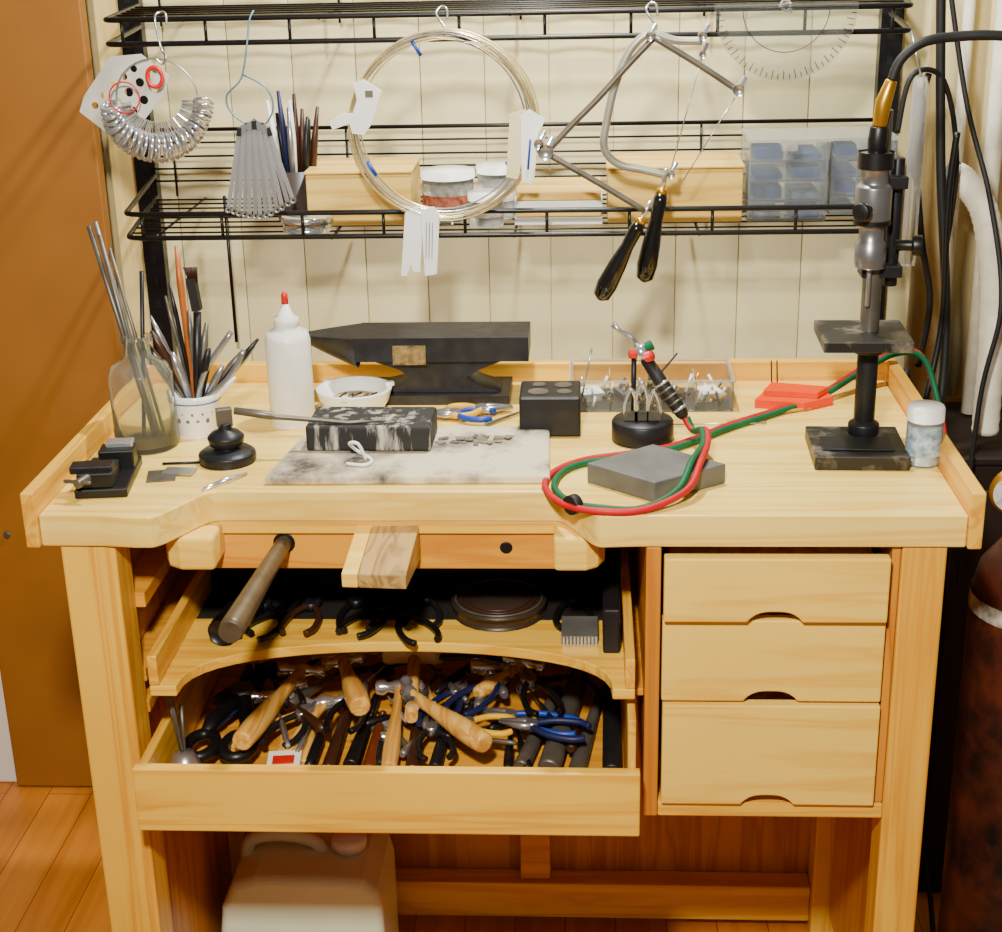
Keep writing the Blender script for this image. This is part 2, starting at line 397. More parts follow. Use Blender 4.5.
pliers((-.28,.16,.592),(.3,1,0),IRON,L=.11)
o=Ob('disc_cutter'); o.box(-.305,-.262,.02,.07,.5585,.59,WHITE,.1); o.box(-.300,-.267,.0705,.12,.5585,.585,HANDLEW,.1); o.box(-.298,-.270,.035,.055,.5905,.592,RED,.1); o.fin(.001)
o=Ob('flat_file')
o.obox((.025,.31,.645),.055,.012,.003,(.3,1,0),(1,-.3,0),STEEL); o.cyl((.0,.30,.585),(-.06,.29,.6),.012,CHROME); o.fin()
o=Ob('assorted_hand_tools')
rnd=random.Random(11)
ms=[BLACK,IRON,DSTEEL,STEEL,DKW1,CHROME,BLACK,DBLUE,IRON,BLACK,HANDLEW,DKW1]
for i in range(56):
    x=rnd.uniform(-.40,.12); y=rnd.uniform(.10,.37); a=rnd.gauss(1.45,.55); L=rnd.uniform(.05,.15); z=rnd.uniform(.568,.598)
    d=V((math.cos(a),math.sin(a),rnd.uniform(-.05,.08)))*L*.5; r=rnd.uniform(.0035,.0085); m=ms[i%12]
    p=V((x,y,z))-d; q=V((x,y,z))+d
    for w in (p,q): w.x=max(-.425,min(.148,w.x)); w.y=min(.41,w.y)
    o.tube([p,p.lerp(q,.1),p.lerp(q,.5),p.lerp(q,.55),q],[r*.7,r,r*.85,r*.5,r*.35],m,10)
    if i%4==0: o.lathe(q,[(0,-.016),(.007,-.015),(.008,0),(.007,.015),(0,.016)],CHROME if i%8 else IRON,12,(d.y,-d.x,0))
o.fin()
for i,(x,y,d,c) in enumerate(((-.33,.20,(-.2,1,0),BLACK),(-.265,.20,(.1,1,0),DKW1),(-.205,.21,(-.15,1,0),BLACK),(-.165,.19,(.5,1,0),BLACK),(-.11,.22,(0,1,0),IRON),(-.30,.18,(.4,1,0),BLACK),(.09,.22,(0,1,0),BLACK),(-.135,.17,(-.5,1,0),BLACK))):
    pliers((x,y,.7365),d,c,L=.11,metal=IRON)
o=Ob('round_tin'); o.lathe((-.01,.20,.7302),[(0,0),(.062,0),(.062,.014),(.064,.014),(.064,.018),(0,.019)],plain('dark_tin',(62,50,42),.4,.4))
for k in range(3): o.tube([(-.01+(.058-.008*k)*math.cos(a),.20+(.058-.008*k)*math.sin(a),.750) for a in [2*math.pi*i/36 for i in range(36)]],.0015,DSTEEL if k==0 else DKW1,6,True)
o.fin()
o=Ob('ribbed_steel_block'); o.box(.075,.122,.105,.16,.7285,.742,GREY)
for i in range(10): o.box(.077+i*.0046,.0795+i*.0046,.101,.1045,.7285,.742,STEEL)
o.fin()
o=Ob('swage_block'); o.box(.128,.15,.08,.17,.7285,.79,IRON); o.fin(.003)
o=Ob('hand_drill'); o.lathe((-.365,.09,.748),[(0,0),(.018,.004),(.02,.02),(.02,.09),(.012,.11),(.01,.15),(0,.155)],BLACK,20,(.25,1,0)); o.box(-.385,-.345,.12,.15,.7285,.742,BLACK); o.fin()
o=Ob('tapered_ring_mandrel')
o.tube([(-.27,.12,.878),(-.27,.089,.878),(-.286,-.14,.872),(-.2865,-.152,.872)],[.0095,.010,.0145,.013],plain('brown_mandrel_steel',(92,80,62),.4,.5,noise=.3),20); o.fin()
# ------------------------------------------------------------ things on the bench
z=ZT
o=Ob('anvil')
o.box(-.222,.026,.420,.508,z+.064,z+.099,ANV)
P=[(-.205,z+.0635),(-.160,z+.048),(-.145,z+.036),(-.160,z+.024),(-.200,z+.0145),(-.015,z+.0145),(-.045,z+.024),(-.065,z+.036),(-.045,z+.048),(-.005,z+.0635)]
o.prism(P,'Y',.434,.496,ANV,True)
o.box(-.222,-.002,.418,.512,z,z+.014,ANV)
rings=[]
for i in range(10):
    t=i/9; xx=-.2225-.090*t; w=.043*(1-t)**.8+.0015; h=.052*(1-t)**.85+.002
    rings.append([o.bm.verts.new((xx,.464+w*math.cos(a),z+.098-.004*t+(h*math.sin(a) if math.sin(a)<0 else .0))) for a in [2*math.pi*j/20 for j in range(20)]])
fs=[]
for a,b in zip(rings,rings[1:]):
    for j in range(20): fs.append(o.bm.faces.new((a[j],a[(j+1)%20],b[(j+1)%20],b[j])))
fs.append(o.bm.faces.new(rings[-1])); o._faces(fs,ANV,True)
bmesh.ops.recalc_face_normals(o.bm,faces=fs)
o.box(-.167,-.120,.4185,.4198,z+.060,z+.088,plain('brass_maker_plate',(150,128,86),.4,.5,noise=.6,nscale=120))
o.fin(.003)
o=Ob('squeeze_bottle'); SQB=plain('white_ldpe',(244,242,232),.35,trans=.12,noise=.03)
o.lathe((-.300,.342,z),[(0,0),(.029,0),(.031,.004),(.031,.120),(.028,.131),(.016,.137),(.016,.140),(.017,.141),(.017,.151),(.010,.155),(.004,.172),(0,.173)],SQB)
o.lathe((-.300,.342,z+.170),[(.0048,0),(.0045,.012),(.003,.016),(0,.017)],RED); o.fin()
o=Ob('white_ceramic_bowl'); o.lathe((-.222,.402,z),[(0,0),(.040,0),(.049,.014),(.054,.031),(.054,.033),(.050,.033),(.043,.018),(.034,.013),(0,.013)],CERAM,36)
o.lathe((-.222,.402,z+.0135),[(0,0),(.037,0),(.035,.003),(0,.004)],plain('pickle_residue',(200,176,130),.7))
for k in range(5): o.cyl((-.245+.01*k,.388+.006*(k%3),z+.020),(-.235+.011*k,.41-.005*(k%2),z+.022),.0016,[DKW1,DSTEEL][k%2],n=6)
for k in range(3):
    a=2.1*k+.4; o.box(-.222+.052*math.cos(a)-.006,-.222+.052*math.cos(a)+.006,.402+.052*math.sin(a)-.004,.402+.052*math.sin(a)+.004,z+.029,z+.0345,CERAM,a)
o.fin()
o=Ob('soldering_board'); o.prism([(-.292,.098),(.063,.102),(.058,.294),(-.266,.296)],'Z',z,z+.011,BOARD); o.fin(.003)
o=Ob('charcoal_block'); o.box(-.254,-.092,.190,.275,z+.0115,z+.046,CHAR,-.02); o.fin(.004,seg=3)
o=Ob('scrap_metal_pile'); SCR=plain('tarnished_scrap',(128,118,102),.6,.2,noise=.4,nscale=80)
for i in range(34):
    cx=-.040+random.gauss(0,.022); cy=.232+random.gauss(0,.012); zz=z+.0112+.0008*(i%3)
    o.obox((cx,cy,zz+.001),random.uniform(.002,.007),random.uniform(.002,.006),.0005,(math.cos(i),math.sin(i),random.uniform(-.05,.05)),(-math.sin(i),math.cos(i),0),[SCR,GREY,SCR,SCR][i%4])
o.fin()
o=Ob('wire_ring_clip')
o.tube(smooth([(-.195,.14,z+.0135),(-.17,.135,z+.0135),(-.165,.155,z+.0135),(-.185,.17,z+.02),(-.192,.155,z+.035),(-.18,.15,z+.036),(-.172,.155,z+.0135)],6),.0022,WHITE); o.fin()
o=Ob('glass_bottle'); o.lathe((-.480,.247,z),[(0,0),(.038,0),(.042,.004),(.042,.100),(.036,.114),(.018,.124),(.016,.142),(.020,.146),(.020,.152),(.013,.152),(.0125,.142),(.0145,.126),(.033,.111),(.0395,.098),(.0395,.008),(0,.006)],GLASS,36); o.fin()
o=Ob('metal_rods')
for tx,ty,tz,bx,m,r in ((-.530,.26,1.245,-.468,DSTEEL,.0035),(-.522,.262,1.25,-.462,STEEL,.003),(-.516,.255,1.235,-.47,DSTEEL,.003),(-.508,.265,1.215,-.455,DSTEEL,.0025),(-.468,.262,1.185,-.485,BLACK,.003)):
    o.cyl((bx,.25,z+.008),(tx,ty,tz),r,m,n=8)
o.fin()
o=Ob('tool_cup'); cx,cy=-.424,.300
o.lathe((cx,cy,z),[(0,0),(.027,0),(.029,.004),(.034,.052),(.036,.060),(.033,.060),(.027,.006),(0,.005)],CERAM,32)
CP=plain('cup_print',(110,86,84),.4)
o.tube([(cx+.0345*math.cos(a),cy+.0345*math.sin(a),z+.050) for a in [2*math.pi*i/32 for i in range(32)]],.0008,BLUE,6,True)
for i in range(10):
    a=-2.6+i*.22; r=.0295; o.sph((cx+r*math.cos(a),cy+r*math.sin(a),z+.026+.010*(i%2)),.0032,CP,(1,1,.6+.4*(i%3)))
o.fin()
o=Ob('hand_tools_bundle'); WB=plain('brown_handle',(160,84,24),.4)
tops=[(-.012,.02,.255,WB,.0045),(-.03,.01,.19,DSTEEL,.003),(-.05,.0,.165,STEEL,.004),(-.06,.0,.13,DSTEEL,.0045),(-.045,-.02,.15,DKW1,.005),(-.02,.0,.21,BLACK,.003),(.0,.01,.17,DSTEEL,.004),(.045,-.01,.10,STEEL,.005),(.07,.0,.115,DSTEEL,.0055),(.085,.01,.12,STEEL,.004),(.095,-.01,.135,BLACK,.004),(.055,.02,.09,STEEL,.007),(-.038,-.01,.13,IRON,.005),(.02,.02,.15,DSTEEL,.005),(-.055,.01,.10,STEEL,.003),(.062,-.02,.085,WHITE,.004),(-.02,-.02,.12,STEEL,.006),(.03,-.02,.125,IRON,.006)]
for dx,dy,h,m,r in tops:
    b=V((cx-dx*.15,cy-dy*.3,z+.012)); t=V((cx+dx,cy+dy,z+h))
    o.tube([b,b.lerp(t,.6),b.lerp(t,.8),t],[r*.8,r,r*1.15,r*.5],m,8)
o.obox((cx+.012,cy,z+.195),.006,.007,.022,(1,0,.1),(0,1,0),RUBBER); o.cyl((cx,cy,z+.02),(cx+.014,cy,z+.17),.0055,BLACK)
for k in range(9): o.cyl((cx+.008+.0012*k,cy,z+.21),(cx+.002+.0022*k,cy-.004,z+.232),.001,DKW1,n=5)
o.tube(smooth([(cx+.005,cy-.01,z+.04),(cx+.02,cy-.015,z+.09),(cx+.06,cy-.01,z+.145)],5),[.004]*11,STEEL); o.tube(smooth([(cx,cy-.01,z+.04),(cx+.05,cy-.015,z+.08),(cx+.075,cy-.01,z+.12)],5),[.004]*11,STEEL)
o.fin()
o=Ob('small_bench_vise'); dy=-.016
o.obox((-.492,.13+dy,z+.006),.032,.060,.006,(1,.12,0),(0,1,0),BLACK)
o.obox((-.495,.10+dy,z+.021),.022,.026,.010,(1,.12,0),(0,1,0),BLACK)
o.obox((-.499,.092+dy,z+.033),.026,.012,.005,(1,.12,0),(0,1,0),IRON)
o.obox((-.487,.158+dy,z+.023),.022,.016,.013,(1,.12,0),(0,1,0),BLACK)
o.obox((-.485,.165+dy,z+.039),.017,.010,.004,(1,.12,0),(0,1,0),CHROME)
o.cyl((-.493,.10+dy,z+.026),(-.508,.055+dy,z+.024),.006,DSTEEL); o.cyl((-.526,.062+dy,z+.026),(-.49,.056+dy,z+.026),.0025,DSTEEL)
o.fin(.002)
o=Ob('steel_plates'); o.obox((-.43,.130,z+.001),.018,.02,.001,(1,.2,0),(0,1,0),DSTEEL); o.obox((-.41,.142,z+.003),.02,.012,.001,(1,-.1,0),(0,1,0),STEEL); o.cyl((-.44,.172,z+.002),(-.39,.177,z+.002),.0018,IRON); o.fin()
o=Ob('tweezers')
for s in (1,-1): o.tube([(-.322,.136,z+.002),(-.34,.112+s*.004,z+.003),(-.366,.080+s*.004,z+.002)],[.002,.0035,.001],CHROME)
o.fin()
o=Ob('ball_vise'); o.lathe((-.358,.188,z),[(0,0),(.036,0),(.037,.004),(.037,.012),(.03,.017),(.015,.019),(.022,.024),(.024,.034),(.018,.040),(.009,.044),(.009,.052),(0,.054)],IRON)
o.obox((-.358,.188,z+.060),.010,.006,.012,(1,.4,0),(0,1,0),DSTEEL); o.fin(.001)
o=Ob('soldering_pick'); o.tube([(-.345,.19,z+.068),(-.30,.20,z+.058),(-.292,.20,z+.056),(-.20,.20,z+.048),(-.15,.20,z+.050)],[.005,.006,.004,.0026,.001],DSTEEL); o.fin()
pliers((-.04,.375,z+.008),(1,.25,0),YEL,L=.06); pliers((-.075,.355,z+.008),(-1,.1,0),BLUE,L=.07)
bar('needle_file',(-.03,.32,z+.004),(.02,.38,z+.004),.0025,.0015,DSTEEL)
o=Ob('doming_block'); o.box(.018,.100,.278,.355,z,z+.056,IRON)
for x,y,r in ((.043,.303,.014),(.078,.303,.010),(.043,.335,.009),(.076,.333,.012)): o.lathe((x,y,z+.0561),[(r,0.0006),(r*.9,.0004),(0,.0001)],DSTEEL,20,caps=False)
for x,r in ((.042,.007),(.076,.009)): o.lathe((x,.2779,z+.03),[(r,.0006),(0,.0002)],BLACK,20,(0,-1,0),caps=False)
o.fin(.003)
o=Ob('third_hand_base'); bx,by=.182,.268
o.lathe((bx,by,z),[(0,0),(.040,0),(.041,.003),(.041,.026),(.039,.029),(0,.029)],IRON,36)
for i,(dx,h) in enumerate(((-.016,.072),(-.002,.082),(.014,.068))):
    o.tube(smooth([(bx+dx-.006,by-.007,z+.029),(bx+dx-.008,by-.007,z+h*.7),(bx+dx,by-.006,z+h),(bx+dx+.008,by-.007,z+h*.7),(bx+dx+.006,by-.007,z+.029)],5),.0024,CHROME)
    o.obox((bx+dx,by-.008,z+.036),.009,.003,.006,(1,0,0),(0,1,0),DSTEEL)
o.cyl((bx-.012,by+.012,z+.028),(bx-.012,by+.012,z+.115),.0035,IRON)
o.fin()
o=Ob('jewelers_torch')
a=V((.236,.252,.986)); b=V((.185,.273,1.060)); d=(b-a).normalized()
o.tube([a,a+d*.006,a+d*.03,a+d*.06,b],[.006,.0085,.0095,.009,.008],RUBBER,16)
for k in range(5): o.tube([a+d*(.012+k*.010),a+d*(.015+k*.010)],[.0104,.0104],CHROME if k in(0,4) else DSTEEL,16)
o.tube([b,b+d*.004,b+d*.016,b+d*.02],[.0075,.011,.011,.006],CHROME,16)
o.tube([b+d*.02,b+d*.035,(.150,.282,1.096),(.143,.282,1.105)],[.0045,.004,.003,.0045],STEEL,10)
o.lathe(b+d*.008+V((.006,-.01,-.002)),[(0,0),(.007,0),(.007,.008),(0,.009)],RED,12,(.6,-.6,.4)); o.lathe(b+d*.012+V((.008,-.004,.006)),[(0,0),(.007,0),(.007,.008),(0,.009)],GREENH,12,(1,-.1,.6))
o.lathe(b+d*.01+V((-.008,-.006,.0)),[(0,0),(.006,0),(.006,.008),(0,.009)],RED,12,(-1,-.4,0))
for k,(m,off) in enumerate(((REDH,.0),(GREENH,.011))):
    h=z+.0048
    pts=[(.236+.003*k,.252,.986),(.247,.24,.972),(.260-off*.5,.20,z+.036),(.258-off*.5,.15,z+.034),(.246-off,.09,z+.034),(.226-off,.040,z+.016),(.175-off*.3,.006+off*.4,h),(.125,.001+off,h),(.082+off*.6,.022+off*.7,h),(.058+off,.076+off*.3,h),(.066+off,.130,h),(.105,.175-off,h),(.165,.200-off,h),(.225,.232-off*.9,h),(.30,.312-off,h),(.37,.375-off,h),(.44,.435-off,h+.005),(.50,.49-off,z+.026),(.558,.528-off,z+.044),(.600,.535-off,z+.034),(.622,.50,z-.03),(.630,.42,z-.12)]
    P=smooth(pts,7); o.tube(P,.0044,m,10)
o.tube([(.088,.016,z+.006),(.096,.024,z+.006)],[.012,.012],RUBBER,12)
o.fin()
o=Ob('plastic_organizer_box'); y0=.385; y1=.495
o.box(.085,.312,y0,y0+.002,z+.001,z+.042,CBOX); o.box(.085,.312,y1-.002,y1,z+.001,z+.042,CBOX); o.box(.085,.087,y0+.0025,y1-.0025,z+.001,z+.042,CBOX); o.box(.310,.312,y0+.0025,y1-.0025,z+.001,z+.042,CBOX); o.box(.085,.312,y0,y1,z,z+.0008,CBOX)
for q in ((y0-.001,y0+.003),(y1-.003,y1+.001)): o.box(.083,.314,q[0],q[1],z+.042,z+.045,MILK)
for q in ((.083,.088),(.309,.314)): o.box(q[0],q[1],y0+.0035,y1-.0035,z+.042,z+.045,MILK)
for x in (.14,.20,.26): o.box(x,x+.0015,y0+.004,y1-.004,z+.001,z+.036,CBOX)
for i in range(60):
    x=random.uniform(.1,.3); y=random.uniform(y0+.012,y1-.012); o.cyl((x,y,z+.003),(x+random.uniform(-.012,.012),y+random.uniform(-.008,.008),z+random.uniform(.006,.03)),.002,random.choice([STEEL,BRASS,DSTEEL,WHITE,DSTEEL]),n=6)
for x,c in ((.115,WHITE),(.17,GREY),(.23,DKW1),(.285,WHITE)): o.box(x-.018,x+.014,.43,.47,z+.001,z+.012,c,.3)
o.tube([(.10,.42,z+.005),(.115,.41,z+.085)],.0015,STEEL); o.tube([(.18,.42,z+.005),(.235,.42,z+.075)],.0015,BLACK)
o.fin()
o=Ob('orange_wax_slab'); o.prism([(.343,.400),(.41,.382),(.454,.412),(.445,.448),(.37,.460)],'Z',z,z+.013,ORANGE); o.prism([(.356,.414),(.43,.400),(.450,.430),(.372,.453)],'Z',z+.0132,z+.022,ORANGE)
for dx in (0,.008): o.tube([(.372+dx,.45,z+.02),(.370+dx,.45,z+.055)],.001,BLACK)
o.fin(.002)
o=Ob('steel_bench_block'); o.prism([(.108,.108),(.188,.040),(.278,.104),(.192,.178)],'Z',z,z+.026,GREY); o.fin(.002)
o=Ob('bamboo_stick'); o.tube([(.30,.335,z+.003),(.42,.39,z+.003)],.0025,HANDLEW); o.tube([(.22,.32,z+.003),(.35,.325,z+.003),(.352,.335,z+.003)],.0012,STEEL); o.fin()
o=Ob('drill_press_stand'); px,py=.466,.240
o.box(.394,.511,.148,.268,z,z+.018,DIRTY,-.03); o.box(.405,.495,.17,.22,z+.0182,z+.021,IRON,-.03)
o.lathe((px,py,z+.018),[(.02,0),(.02,.014),(.014,.018),(.012,.02)],IRON)
o.cyl((px,py,z+.018),(px,py,1.38),.0115,DSTEEL)
o.cyl((px,py,z+.03),(px,py,1.09),.0135,IRON)
o.box(.402,.512,.182,.290,1.092,1.106,DIRTY,-.02); o.lathe((px,py,1.077),[(.02,0),(.022,.015)],IRON)
hx_=.458
o.lathe((hx_,.227,1.19),[(0,0),(.017,.0),(.019,.006),(.019,.03),(.015,.034),(.015,.05),(.022,.054),(.022,.10),(.017,.104),(.017,.119),(.021,.123),(.021,.140),(0,.141)],HEADST)
o.lathe((hx_,.227,1.244),[(.0225,0),(.0225,.006)],BLACK,28,caps=False); o.lathe((hx_,.227,1.312),[(.0215,0),(.0215,.020)],BLACK,28,caps=False)
o.lathe((.49,.237,1.215),[(0,0),(.007,0),(.007,.02),(.013,.02),(.013,.032),(0,.033)],BLACK,16,(1,-.1,0))
o.lathe((.450,.210,1.265),[(0,0),(.006,0),(.006,.014),(.011,.014),(.011,.024),(0,.025)],BLACK,16,(-.7,-1,0))
o.cyl((.490,.255,1.16),(.490,.255,1.32),.009,IRON); o.box(.450,.500,.23,.265,1.285,1.30,IRON); o.box(.450,.500,.23,.265,1.175,1.19,IRON)
o.tube([(hx_,.225,1.33),(hx_,.225,1.345),(.459,.225,1.362)],[.011,.012,.011],BLACK,16)
o.tube([(.459,.225,1.362),(.462,.225,1.39),(.470,.225,1.416)],[.0085,.010,.007],BRASS,16)
o.tube(smooth([(.470,.225,1.416),(.479,.225,1.439),(.502,.225,1.458),(.54,.23,1.464),(.60,.23,1.464),(.72,.24,1.45)],8),.0060,RUBBER,10)
o.cyl((hx_,.225,1.190),(hx_,.225,1.14),.003,STEEL)
o.fin(.0015)
o=Ob('pill_jar'); o.lathe((.530,.176,z),[(0,0),(.020,0),(.022,.003),(.022,.056),(.019,.060),(0,.060)],CLEAR)
o.lathe((.530,.176,z+.002),[(0,0),(.019,0),(.019,.05),(0,.05)],plain('jar_content',(225,222,210),.6,noise=.3,nscale=90)); o.lathe((.530,.176,z+.058),[(0,0),(.023,0),(.023,.016),(.021,.019),(0,.020)],WHITE); o.lathe((.530,.176,z+.014),[(.0222,0),(.0222,.038)],plain('jar_label',(150,172,190),.6,noise=.5,nscale=120),caps=False); o.fin()
# ------------------------------------------------------------ wire rack
o=Ob('wire_shelf_rack')
A,Bx,Yf,Yb=-.592,.568,.60,.95
def shelf(z0,z1,zm,guard,step):
    for z_ in (z0,z1):
        o.tube([V((-.636,Yb,z_)),V((A,.635,z_))]+smooth([(A,.635,z_),(A+.006,.61,z_),(A+.03,Yf,z_)],4)[1:]+[V((Bx-.03,Yf,z_))]+smooth([(Bx-.03,Yf,z_),(Bx-.006,.61,z_),(Bx,.635,z_)],4)[1:]+[V((.600,Yb,z_))],.0040,WIREBLK,8)
    n=9
    for i in range(n+1):
        x=A+.03+(Bx-A-.06)*i/n
        o.cyl((x,Yf,z0),(x,Yf,z1),.0025,WIREBLK,n=6)
    y=Yf+step
    while y<Yb:
        k=(y-Yf)/(Yb-Yf); o.cyl((A-.04*k,y,zm),(Bx+.03*k,y,zm),.0015,WIREBLK,n=6); y+=step
    for i in range(5):
        x=-.55+i*.275; o.cyl((x,Yf,zm-.003),(x,Yb,zm-.003),.0022,WIREBLK,n=6)
    for gz in guard:
        o.cyl((-.64,Yb,gz),(.602,Yb,gz),.0018 if gz!=guard[-1] else .0035,WIREBLK,n=6)
    if guard:
        for i in range(5):
            x=-.60+i*.30; o.cyl((x,Yb+.003,z0),(x,Yb+.003,guard[-1]),.0022,WIREBLK,n=6)
shelf(1.158,1.194,1.158,[1.185,1.206,1.227,1.25,1.272],.04)
shelf(1.442,1.476,1.476,[1.455,1.50,1.53],.05)
for x in (-.652,.605):
    o.box(x-.018,x+.018,.952,.975,0.0,1.9,WIREBLK)
    for k in range(40): o.box(x-.005,x+.005,.950,.952,.2+k*.04,.215+k*.04,BLACK)
o.cyl((-.515,.94,.90),(-.515,.94,1.16),.003,WIREBLK)
o.fin()
def rk(u,v,y=.57):
    return V((-.010-.00005*v+(u-501)*(.00138+.0000004*v), y, 1.497-.00134*v-.0000003*v*v))
def hook(name,u,v0=5,v1=38,y=.585):
    o=Ob(name)
    p=rk(u,v0,y); q=rk(u,v1,y)
    o.tube(smooth([(p.x+.010,Yf-.008,1.470),(p.x+.008,Yf-.002,1.484),(p.x,Yf,1.486),(p.x-.006,Yf-.008,1.478),(p.x,Yf-.012,(p.z+q.z)/2),(p.x+.008,y-.004,q.z+.010),(p.x+.002,y-.004,q.z),(p.x-.007,y-.004,q.z+.008)],6),.0018,STEEL,8); return o.fin()
hook('s_hook',437,5,38); hook('s_hook',652,5,40); hook('s_hook',147,28,60); hook('s_hook',787,5,18)
o=Ob('coil_of_wire')
for i in range(13):
    c=rk(443+random.uniform(-3.5,3.5),127+random.uniform(-4,3),.577+random.uniform(-.008,.008))
    r=.1295+random.uniform(-.008,.005)
    pts=[]; ph=random.uniform(0,6)
    for j in range(64):
        a=2*math.pi*j/64; rr=r*(1+.007*math.sin(3*a+ph)); pts.append((c.x+rr*math.cos(a),c.y+.003*math.sin(2*a+ph),c.z+rr*math.sin(a)))
    o.tube(pts,.0012,[GOLD,STEEL,CHROME,GOLD][i%4],6,True)
for u,v in ((372,168),(512,170),(415,48)):
    c=rk(u,v,.577); o.tube([c+V((-.006,-.004,.01)),c+V((0,-.006,0)),c+V((.006,-.004,-.010))],.0028,BLUE)
o.fin()
def tag(name,pts,y,m=PAPER,th=.0012):
    o=Ob(name); P=[rk(u,v,y) for u,v in pts]
    o.prism([(p.x,p.z) for p in P],'Y',y,y+th,m)
    return o
TAGY=plain('cream_paper_tag',(228,214,170),.7,noise=.03)
o=tag('paper_tag',[(407,212),(418,206),(426,215),(423,272),(416,272),(414,264),(410,276),(404,276)],.566); o.fin(.0004)
o=tag('paper_tag',[(423,210),(436,206),(442,214),(440,274),(428,276)],.5645)
for k in range(3):
    p=rk(429+k*3,222,.564); q=rk(429+k*3,258,.564); o.cyl(p,q,.0006,BLUE if k!=1 else BLACK,n=6)
o.fin(.0004)
o=tag('paper_tag',[(511,115),(527,110),(532,125),(520,180),(508,178)],.566,TAGY); o.fin(.0004)
o=tag('paper_tag',[(522,118),(530,110),(547,120),(540,135),(536,185),(524,183)],.5645)
o.cyl(rk(532,140,.5635),rk(530,170,.5635),.0018,BLUE,n=6); o.fin(.0004)
o=tag('plastic_tag_clip',[(352,82),(362,78),(381,90),(372,122),(364,134),(352,132),(349,122),(332,128),(328,120),(340,112),(352,112),(356,98)],.566,WHITE,.004)
o.box(rk(364,88).x,rk(372,88).x,.5655,.5659,rk(364,96).z,rk(364,89).z,DSTEEL); o.fin(.0004)
o=Ob('ring_sizer_set')
c=rk(149,100,.581); rr=.060
o.tube([(c.x+rr*math.cos(a),c.y,c.z+.008+rr*math.sin(a)*.92) for a in [2*math.pi*i/40 for i in range(40)]],.0012,STEEL,6,True)
for i in range(34):
    t=i/33
    a=math.radians(186+172*t); rad=V((math.cos(a),0,math.sin(a)))
    p=V((c.x+.058*math.cos(a),c.y-.006,c.z+.004+.050*math.sin(a)))
    ring_r=.0125+.0070*math.sin(math.pi*min(1,t*1.2))
    tdir=V((-math.sin(a),.55+.25*math.sin(i*2.1),math.cos(a))).normalized()
    e1=rad; e2=tdir.cross(e1).normalized(); cc=p+rad*ring_r*.9
    o.tube([cc+(e1*math.cos(s)+e2*math.sin(s))*ring_r for s in [2*math.pi*k/18 for k in range(18)]],.0028,CHROME,6,True)
    o.obox(p-rad*.009,.011,.0042,.0006,rad,tdir.cross(rad),CHROME)
o.fin()
def holed_plate(name,outer,holes,y,th,m):
    cu=bpy.data.curves.new(name,'CURVE'); cu.dimensions='2D'; cu.fill_mode='BOTH'; cu.extrude=th/2
    def spl(pts):
        s=cu.splines.new('POLY'); s.points.add(len(pts)-1); s.use_cyclic_u=True
        for i,(x,z_) in enumerate(pts): s.points[i].co=(x,z_,0,1)
    spl(outer)
    for (hx,hz,hr) in holes: spl([(hx+hr*math.cos(-2*math.pi*k/20),hz+hr*math.sin(-2*math.pi*k/20)) for k in range(20)])
    t=bpy.data.objects.new('tmp',cu); S.collection.objects.link(t)
    bpy.context.view_layer.update()
    me=bpy.data.meshes.new_from_object(t.evaluated_get(bpy.context.evaluated_depsgraph_get())); bpy.data.objects.remove(t)
    me.transform(Matrix(((1,0,0,0),(0,0,-1,y),(0,1,0,0),(0,0,0,1))))
    me.materials.clear(); me.materials.append(m)
    ob=bpy.data.objects.new(name,me); S.collection.objects.link(ob); return ob
outer=[rk(u,v) for u,v in ((96,52),(128,50),(158,72),(154,92),(126,128),(98,132),(66,108),(70,92))]
holes=[]
for u,v,r in ((82,102,4),(91,92,4),(101,82,4),(111,73,4),(121,65,4),(95,110,5),(106,99,5),(117,89,5),(128,79,5),(139,71,4),(110,119,5),(122,108,5),(133,97,5),(143,87,4)):
    p=rk(u,v); holes.append((p.x,p.z,r*.0013))
holed_plate('ring_gauge_plate',[(p.x,p.z) for p in outer],holes,.590,.0015,plain('grey_white_plastic',(200,200,190),.4))
o=Ob('red_ring_tag'); c=rk(118,92,.562); o.tube([(c.x+.022*math.cos(a),c.y,c.z+.022*math.sin(a)) for a in [2*math.pi*i/28 for i in range(28)]],.0012,RED,6,True)
c=rk(148,72,.565); o.tube([(c.x+.011*math.cos(a),c.y,c.z+.014*math.sin(a)) for a in [2*math.pi*i/20 for i in range(20)]],.003,RED,8,True); o.fin()
o=Ob('needle_gauge_fan'); HW=plain('teal_wire',(90,130,145),.35,.4)
o.tube(smooth([(rk(243,12).x,.60,1.486),rk(240,18,.59),rk(240,40,.58),rk(236,75,.575),rk(222,92,.573),rk(226,108,.572),rk(245,122,.570),rk(262,122,.57),rk(270,105,.572),rk(262,85,.573),rk(238,72,.575)],5),.0014,HW,8)
GS=plain('gauge_strip_steel',(178,178,182),.3,.7,noise=.05)
n=13
for i in range(n):
    t=i/(n-1); e=rk(228+66*t,207+7*math.sin(t*3.14)-(20*max(0,t-.55)),.562+.003*(i%2)); s=rk(236+32*t,132-6*math.sin(t*3.14),.568+.002*(i%2)); d=(e-s)
    o.obox(s+d*.5,d.length*.5,.0030,.0007,d,(1,0,0),GS)
    o.lathe(e,[(0,-.0008),(.0046,-.0008),(.0046,.0008),(0,.0008)],GS,14,(0,1,0)); o.lathe(e+V((0,-.0012,0)),[(0,0),(.0018,0),(.0018,.0003),(0,.0003)],BLACK,10,(0,1,0))
    o.tube([s,V((rk(251,116).x,.569,rk(251,116).z))],.0012,DSTEEL,6)
    o.obox(s-d*.04,.006,.0035,.002,d,(1,0,0),BLACK if i%3==0 else CHROME)
o.fin()
HND=plain('black_lacquer_handle',(12,10,11),.2,coat=.8)
